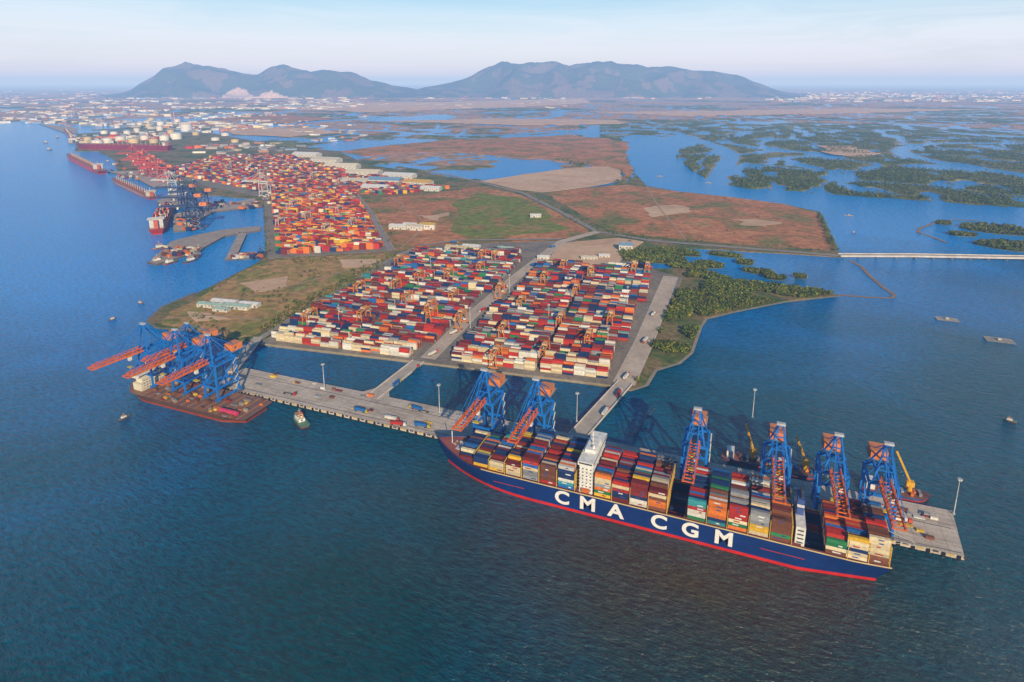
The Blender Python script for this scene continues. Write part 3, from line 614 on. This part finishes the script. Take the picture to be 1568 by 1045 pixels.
def tug(loc,rz,hc,L_=28,s=1):
    e=empty("tugboat",(loc[0],loc[1],0)); T=Matrix.Translation((loc[0],loc[1],0))@Matrix.Rotation(rz,4,'Z')@Matrix.Scale(s,4)@Matrix.Translation((-L_/2,0,0))
    mb=MB(T); hull(mb,L_,10,2.6,hc,(.25,.03,.02),(.12,.25,.15),1.6,.8,.6)
    for i in range(9): mb.cyl(3+i*2.4,5,1.4,2.6,.5,(.02,.02,.02),6); mb.cyl(3+i*2.4,-5,1.4,2.6,.5,(.02,.02,.02),6)
    mb.obj("hull",M_hull,e)
    mb=MB(T); mb.box(9,20,-3,3,2.6,5.4,W,True); mb.box(13,18.5,-2.4,2.4,5.4,8.4,W,True); mb.box(12.9,18.6,-2.5,2.5,6.6,7.7,(.03,.05,.06)); mb.box(12.6,18.9,-2.7,2.7,8.4,8.7,(.6,.2,.05),True)
    mb.cyl(11,1.8,5.4,8.6,.6,(.6,.3,.05),8); mb.cyl(11,-1.8,5.4,8.6,.6,(.6,.3,.05),8); mb.cyl(15,0,8.7,14,.15,W,6); mb.beam((15,-1.5,12),(15,1.5,12),.2,W)
    mb.box(9,9.5,-1,1,3.4,4.8,(.1,.1,.1)); mb.obj("wheelhouse",M_paint,e)
x,y=site(460,646); tug((x,y),math.radians(150),(.1,.2,.14))
for p,c in(((240,401),(.1,.1,.12)),((260,403),(.3,.1,.05)),((292,400),(.05,.1,.2)),((75,229),(.3,.25,.2)),((245,380),(.4,.2,.1)),((215,464),(.2,.2,.2)),((172,489),(.15,.12,.1)),((88,210),(.3,.2,.2)),((190,640),(.3,.1,.05)),((305,385),(.1,.1,.3)),((70,218),(.3,.3,.3)),((1546,644),(.5,.3,.1)),((1307,356),(.4,.3,.2))):
    x,y=site(*p); tug((x,y),U(0,6),c,28,.4 if p[0]>1300 or p[0] in(190,172,215) else 1.1)
def cargo(name,p,q,B_,D_,side,sup=W,kind='cont',supx=.06,htop=16,pal=None,sw=.8):
    a=Vector(site(*p));b_=Vector(site(*q)); L_=(b_-a).length; e=empty(name,(a.x,a.y,0))
    T=Matrix.Translation((a.x,a.y,0))@Matrix.Rotation(math.atan2(b_.y-a.y,b_.x-a.x),4,'Z')
    mb=MB(T); hull(mb,L_,B_,D_,side,sheer=3); mb.obj("hull",M_hull,e)
    mb=MB(T); x0=L_*supx; mb.box(x0,x0+14,-B_*.4,B_*.4,D_,D_+htop,sup,True); mb.box(x0-1,x0+15,-B_*.5,B_*.5,D_+htop,D_+htop+3,sup,True); mb.box(x0-1.1,x0+15.1,-B_*.48,B_*.48,D_+htop+1,D_+htop+2.2,(.04,.05,.06)); mb.box(x0-9,x0-4,-4,4,D_,D_+htop,(.5,.1,.05),True); mb.cyl(x0+7,0,D_+htop+3,D_+htop+11,.5,sup,6)
    for k in range(int(htop//3)): mb.box(x0-.05,x0+14.05,-B_*.38,B_*.38,D_+1+3*k,D_+1.9+3*k,(.1,.12,.14))
    mb.obj("superstructure",M_paint,e); mb=MB(T)
    x=x0+20
    while x<L_*.86-13:
        if kind=='cont':
            for r in range(int(B_*.9/2.5)):
                for k in range(random.randint(2,5)): mb.box(x,x+12.2,-B_*.45+r*2.5,-B_*.45+r*2.5+2.4,D_+2.6*k,D_+2.6*k+2.55,jit(random.choice(pal or PALS)))
            x+=14
        else:
            mb.box(x,x+18,-B_*.32,B_*.32,D_,D_+2.5,(.35,.12,.07)); mb.cyl(x+21,0,D_,D_+15,1.1,(.6,.45,.3),8); mb.beam((x+21,0,D_+14),(x+6,3,D_+20),.9,(.6,.45,.3)); x+=25
    mb.obj("cargo",M_cont,e)
cargo("feeder_container_ship",(240,360),(258,318),32,13,(.45,.03,.02),W,'cont',.05,18,[RED]*3+[WHT,ORG,CRM,NAV])
cargo("bulk_carrier",(236,306),(172,276),26,8,(.45,.3,.2),(.75,.68,.5),'bulk',.05,12)
cargo("red_cargo_ship",(158,267),(104,240),34,13,(.6,.03,.02),(.8,.75,.7),'bulk',.1,15)
cargo("tanker_ship",(262,231),(118,228),40,26,(.22,.02,.04),(.7,.65,.6),'bulk',.03,14)
cargo("moored_ship",(262,276),(222,246),24,8,(.5,.1,.06),W,'bulk',.05,12)
cargo("moored_ship",(112,214),(100,200),26,10,(.2,.2,.25),W,'bulk',.05,12)
# jetties
mb=MB(); JC=(.40,.33,.28)
for p in ([(345,399),(405,396),(404,388),(365,389),(378,360),(366,358)],[(229,404),(240,407),(300,388),(345,363),(400,354),(398,348),(340,354),(300,362),(262,372)],[(264,330),(390,305),(396,318),(330,325),(305,338),(285,354),(266,356)],[(240,310),(262,300),(300,302),(262,328)],[(165,264),(250,262),(262,285),(238,290),(205,272)],[(60,190),(118,196),(118,205),(100,204)]):
    mb.prism(S(p),-2,3.6,jit(JC,.1),(.15,.12,.1))
mb.obj("jetty",M_conc)
mb=MB()
for i in range(300):
    x,y=site(*random.choice([(U(245,300),U(380,393)),(U(300,395),U(308,320)),(U(270,300),U(335,352)),(U(350,395),U(390,396)),(U(180,255),U(264,275)),(U(400,480),U(300,312)),(U(160,260),U(240,262))]),h=3.6); l_=U(4,14); mb.box(x,x+l_,y,y+U(3,8),3.6,3.6+U(2,7),jit(random.choice([GRY,BRN,BRN,WHT,NAV,ORG,CRM,MAR])))
mb.obj("jetty_equipment",M_paint)
def cbarge(x,y,L_,rz,jib):
    e=empty("crane_barge",(x,y,0)); T=Matrix.Translation((x,y,0))@Matrix.Rotation(rz,4,'Z')@Matrix.Translation((-L_/2,0,0))
    mb=MB(T); hull(mb,L_,14,3,(.05,.1,.25),deck=(.25,.1,.07),sheer=1,zb=1,fine=.85)
    mb.box(4,10,-5,5,3,9,W,True); mb.box(3.8,10.2,-4,4,6.5,7.6,(.04,.05,.06))
    for i in range(10): mb.box(14+i*3,16+i*3,U(-5,0),U(1,5),3,3+U(1,3),jit(random.choice([BLU,ORG,GRY,NAV])))
    Y_=(.75,.4,.02); mb.cyl(L_*.7,0,3,9,1.8,Y_,10); mb.box(L_*.7-3,L_*.7+2.5,-2,2,9,13,Y_,True); mb.beam((L_*.7,0,12),(L_*.7+jib[0],jib[1],12+jib[2]),1.3,Y_); mb.beam((L_*.7-2,0,13),(L_*.7+jib[0]*.7,jib[1]*.7,12+jib[2]*.75),.3,(.2,.2,.2)); mb.obj("hull_and_crane",M_paint,e)
cbarge(628,68,50,.05,(-12,2,24)); cbarge(556,68,36,.1,(-9,3,20)); cbarge(515,70,36,.0,(-8,2,22))
def truck(c1,c2):
    mb=MB(); mb.box(0,2.4,-1.2,1.2,.9,3.4,c1,True); mb.box(2.4,2.9,-1.2,1.2,.9,2.0,c1,True); mb.add([(2.4,-1.1,2),(2.9,-1.1,2),(2.4,-1.1,3.3),(2.4,1.1,2),(2.9,1.1,2),(2.4,1.1,3.3)],[(0,1,2),(3,5,4),(1,4,5,2)],(.03,.05,.06))
    mb.box(-13,2,-.5,.5,.9,1.3,(.08,.08,.08),True)
    if c2: mb.box(-13,-.8,-1.22,1.22,1.4,4,c2,True)
    for x in(1.6,-1.4,-2.7,-10.5,-11.8):
        for y in(-1.1,.7): mb.add([(x+.5*math.cos(a),y+o,.5+.5*math.sin(a)) for o in(0,.4) for a in[math.pi/4*j for j in range(8)]],[(j,(j+1)%8,8+(j+1)%8,8+j) for j in range(8)]+[tuple(range(8)),tuple(range(15,7,-1))],(.02,.02,.02))
    return mb.mesh("truck",M_paint)
TR=[truck((.5,.03,.02),None),truck((.7,.7,.68),RED),truck((.5,.4,.05),BLU),truck((.6,.1,.05),WHT)]
for p,z,a in(((608,645),4.6,0),((618,652),4.6,.2),((630,625),4.6,3),((640,628),4.6,3.1),((612,585),4.6,1.6),((640,563),4.2,1.7),((668,540),3.35,1.3),((700,508),3.35,1.25),((735,478),3.35,4.4),((775,440),3.35,1.2),((820,405),3.35,1.2),((930,628),4.4,1.45),((950,600),3.9,1.5),((962,575),3.4,1.4),((985,525),3.4,4.5),((1003,480),3.4,1.4),((450,605),4.6,.05),((560,632),4.6,0),((655,655),4.6,.1),((850,378),3.35,1),((700,372),3.35,.2),((1390,800),4.6,.1)):
    x,y=site(*p,h=z); link("truck",random.choice(TR),None,(x,y,z+.02),a)
# ---------------------------------------------------------------- buildings
def shed(p,L_,W_,h,rz,roof,wall=(.6,.57,.5),z=1.6,name="warehouse"):
    x,y=site(*p); e=empty(name,(x,y,z)); T=Matrix.Translation((x,y,z))@Matrix.Rotation(rz,4,'Z')
    mb=MB(T); mb.box(-L_/2,L_/2,-W_/2,W_/2,-.5,h,wall); mb.obj("walls",M_conc,e)
    mb=MB(T); r=W_*.16; a=L_/2+.6; b_=W_/2+.6
    mb.add([(-a,-b_,h),(a,-b_,h),(a,0,h+r),(-a,0,h+r),(-a,b_,h),(a,b_,h)],[(0,1,2,3),(3,2,5,4),(0,3,4),(1,5,2)],roof)
    for i in range(max(1,int(L_/14))): xx=-L_/2+7+i*14; mb.beam((xx,0,h+r),(xx+3,0,h+r),1.2,(.5,.5,.48),.8)
    mb.obj("roof",M_paint,e); mb=MB(T)
    for i in range(max(1,int(L_/6))):
        xx=-L_/2+3+i*6
        if i%3==1: mb.box(xx-1.8,xx+1.8,-W_/2-.06,W_/2+.06,0,min(4.2,h*.7),(.15,.2,.25))
        else: mb.box(xx-1.2,xx+1.2,-W_/2-.05,W_/2+.05,h*.5,h*.75,(.05,.07,.09))
    mb.obj("doors_and_windows",M_paint,e)
GR=(.35,.5,.42);CR=(.62,.56,.45);WR=(.72,.72,.7);BR=(.2,.35,.5)
for a in [((325,471),42,12,5,.15,GR),((345,466),40,12,5,.15,WR),((362,473),44,12,5,.15,GR),((383,470),30,12,5,.15,WR),((340,477),24,10,4,.15,GR),((614,351),50,18,8,.2,WR),((636,352),40,22,9,.2,CR),((655,351),34,20,11,.3,(.6,.4,.05)),((628,347),30,14,6,.2,WR),((700,385),44,20,8,.1,(.65,.55,.3)),((722,382),34,16,7,.1,WR),((750,388),30,16,6,.1,WR),((778,386),40,18,7,.1,GR),((958,384),26,22,12,.2,BR),((820,333),26,14,6,.4,WR),((902,398),30,12,5,.3,CR),((925,395),20,12,5,.3,WR),((880,405),24,10,5,.3,CR),((832,398),22,12,6,.3,WR),
 ((524,258),130,50,12,.2,(.75,.68,.5)),((558,268),120,50,12,.2,(.7,.62,.45)),((590,280),110,50,11,.2,BR),((612,272),110,44,10,.1,WR),((640,283),90,44,10,.1,(.65,.4,.08)),((545,280),90,40,9,.2,CR),((575,290),80,36,9,.2,WR),((500,248),120,50,12,.1,CR),((470,240),120,50,12,.1,WR),((660,292),60,30,9,.2,WR)]: shed(*a)
def tank(mb,p,r,h,c): x,y=site(*p); mb.cyl(x,y,1,h,r,c,20,r,r*.18)
for p,r,h in [((150,222),26,26),((165,219),26,26),((185,216),26,26),((205,219),26,24),((222,214),22,24),((236,219),22,22),((252,215),24,28),((270,213),30,34),((286,201),36,48),((262,205),20,26),((245,200),20,30),((228,196),20,30),((300,207),20,20),((135,216),20,22),((210,203),18,28),((246,192),24,28),((272,188),24,28),((160,205),20,20),((330,215),22,16),((345,208),22,18),((215,190),22,18),((232,184),26,20),((180,196),20,20),((195,206),20,24),((175,208),20,24),((145,193),22,20),((360,218),20,16),((310,196),24,20)]:
    mb=MB(); c=(.78,.74,.66) if R()<.75 else (.65,.5,.25); tank(mb,p,r,h,jit(c,.1)); x,y=site(*p)
    mb.cyl(x,y,h*.97,h*.99,r*1.02,(.5,.48,.45),20); mb.beam((x+r*.9,y-r*.6,1),(x-r*.3,y-r*1.05,h),.9,(.5,.5,.45)); mb.obj("storage_tank",M_paint)
mb=MB()
for p,h in(((268,190),95),((276,196),80),((170,180),70),((110,180),60),((190,172),75),((262,182),60)):
    x,y=site(*p); mb.cyl(x,y,0,h,3.5,(.6,.5,.45),10,2.2)
    for z in(.6,.8): mb.cyl(x,y,h*z,h*z+4,3.4,(.5,.05,.04),10)
mb.obj("factory_chimneys",M_paint)
mb=MB()
def town(n,xr,yr,smin,smax,hmax,cols):
    for _ in range(n):
        px,py=U(*xr),yr[0]+(yr[1]-yr[0])*R()
        x,y=site(px,py)
        if nz(Vector((x/700,y/900,5)))<-.05: continue
        a,b_,h=U(smin,smax),U(smin,smax)*.6,U(4,hmax); c=jit(random.choice(cols),.3)
        ang=random.choice([0,.2,.5,1.2]); T_=Matrix.Translation((x,y,0))@Matrix.Rotation(ang,4,'Z'); mb.T=T_; mb.box(-a/2,a/2,-b_/2,b_/2,0,h,c)
tc_=[(.6,.55,.48),WHT,WHT,CRM,GRY,(.45,.22,.14),(.25,.33,.42),(.5,.42,.36)]
town(360,(110,420),(198,228),15,50,14,tc_+[RED,ORG])
town(620,(0,420),(165,198),20,80,18,tc_)
town(800,(-100,560),(147,168),40,120,20,tc_)
town(900,(-200,1700),(139,152),60,160,24,tc_)
town(600,(1150,1560),(141,156),50,140,24,tc_)
town(160,(420,900),(152,166),40,110,14,tc_)
town(200,(300,560),(176,236),15,60,10,tc_)
mb.T=None; mb.obj("distant_town",M_conc)
for i,p in enumerate([[(420,166),(520,158),(700,156),(890,151),(905,158),(760,165),(560,172)],[(600,186),(760,182),(940,184),(960,190),(800,192)],[(900,172),(1100,170),(1300,166),(1500,168),(1300,174),(1060,178)],[(1250,224),(1300,224),(1345,236),(1320,242),(1275,238)],[(330,182),(440,176),(520,182),(420,190)],[(330,196),(470,196),(520,204),(440,210),(360,206)]]):
    land("sand_flat",S(p),4.5,M_sand if i!=4 else M_red,3,60,i,60)
for p,s in(((1450,489),13),((1530,521),15),((1085,280),11),((1010,270),11),((1300,330),10)):
    x,y=site(*p); mb=MB()
    for i in range(5): mb.box(x-s,x+s,y-s*.5+i*s*.25,y-s*.5+i*s*.25+.5,.1,.6,(.45,.4,.33)); 
    for i in range(9): mb.box(x-s+i*s*.25,x-s+i*s*.25+.5,y-s*.5,y+s*.5,.12,.62,(.4,.36,.3))
    mb.box(x-2,x+2,y-1.5,y+1.5,.6,3,(.55,.5,.4)); mb.obj("fish_pen",M_paint)
mb=MB(); A_=Vector(site(968,672));B_2=Vector(site(1002,626))
for i in range(34):
    p=A_.lerp(B_2,i/33); mb.cyl(p.x,p.y,-1,1.8,.22,(.12,.09,.06),5)
mb.beam((A_.x,A_.y,1.3),(B_2.x,B_2.y,1.3),.15,(.12,.09,.06)); mb.obj("fish_trap_stakes",M_paint)
# ---------------------------------------------------------------- mountains
prof=[(120,147),(160,144),(195,137),(212,128),(230,118),(250,106),(265,101),(285,95),(300,98),(320,100),(345,104),(370,112),(395,114),(415,103),(435,99),(455,103),(475,110),(495,108),(520,110),(545,113),(565,122),(600,129),(650,124),(690,127),(720,117),(745,104),(770,94),(785,97),(800,97),(825,96),(850,94),(870,100),(890,97),(915,94),(940,97),(975,98),(990,103),(1030,104),(1050,106),(1080,110),(1110,112),(1130,115),(1150,123),(1175,131),(1210,139),(1260,147)]
px_=np.array([p[0] for p in prof],float); py_=np.array([p[1] for p in prof],float)
def mountain(name,xa,xb,D0,wid,sd):
    nb,ndp=300,70; vs=[];cols=[]
    for i in range(nb):
        px=xa+(xb-xa)*i/(nb-1); crest=max(0,320+D0*(125-np.interp(px,px_,py_))*.00100)
        ed=min(1,(px-xa)/90,(xb-px)/90); crest*=max(0,ed) if crest<340 else 1
        for j in range(ndp):
            t=-1+2*j/(ndp-1); D=D0+t*wid; lat=D*(px-784)/974.6
            x=504+.9298*lat-.3681*D; y=-447+.3681*lat+.9298*D
            s_=max(0,1-abs(t)**1.15)
            rg=1-abs(nz(Vector((x/800,y/1100,sd))))*2; rg2=fr(Vector((x/400,y/400,sd)),1,2,5)
            h=crest*(s_+ (s_*(1-s_))*(1.5*rg-.65)+.16*rg2*s_*(1-s_*.6)) - 15*(s_<.02)
            vs.append((x,y,h))
            c=(.09,.10,.05) if rg2>-.05 else (.19,.14,.09)
            q1=170-abs(px-362)*5+70*rg2; q2=130-abs(px-405)*4.2+70*rg2
            if t<0 and (h<q1 or h<q2): c=(.74,.55,.42)
            cols.append((*c,1))
    F=[(i*ndp+j,(i+1)*ndp+j,(i+1)*ndp+j+1,i*ndp+j+1) for i in range(nb-1) for j in range(ndp-1)]
    me=bpy.data.meshes.new(name); me.from_pydata(vs,[],F); me.materials.append(M_leaf); at=me.color_attributes.new("Col",'FLOAT_COLOR','POINT'); at.data.foreach_set("color",np.array(cols,np.float32).ravel())
    me.polygons.foreach_set("use_smooth",[True]*len(me.polygons)); link(name,me)
mountain("mountain_range",120,680,14500,2000,1.3); mountain("mountain_range",600,1260,15500,2600,5.7)
# ---------------------------------------------------------------- camera
cd=bpy.data.cameras.new("camera"); co=bpy.data.objects.new("camera",cd); sc.collection.objects.link(co); sc.camera=co
co.location=(504,-447,320); co.rotation_euler=(math.radians(90-12.85),0,math.radians(21.6)); cd.lens=36*947/1568; cd.shift_y=-181/1568; cd.clip_end=400000; cd.clip_start=1
sc.view_settings.view_transform='Standard'; sc.view_settings.look='None'; sc.view_settings.exposure=0
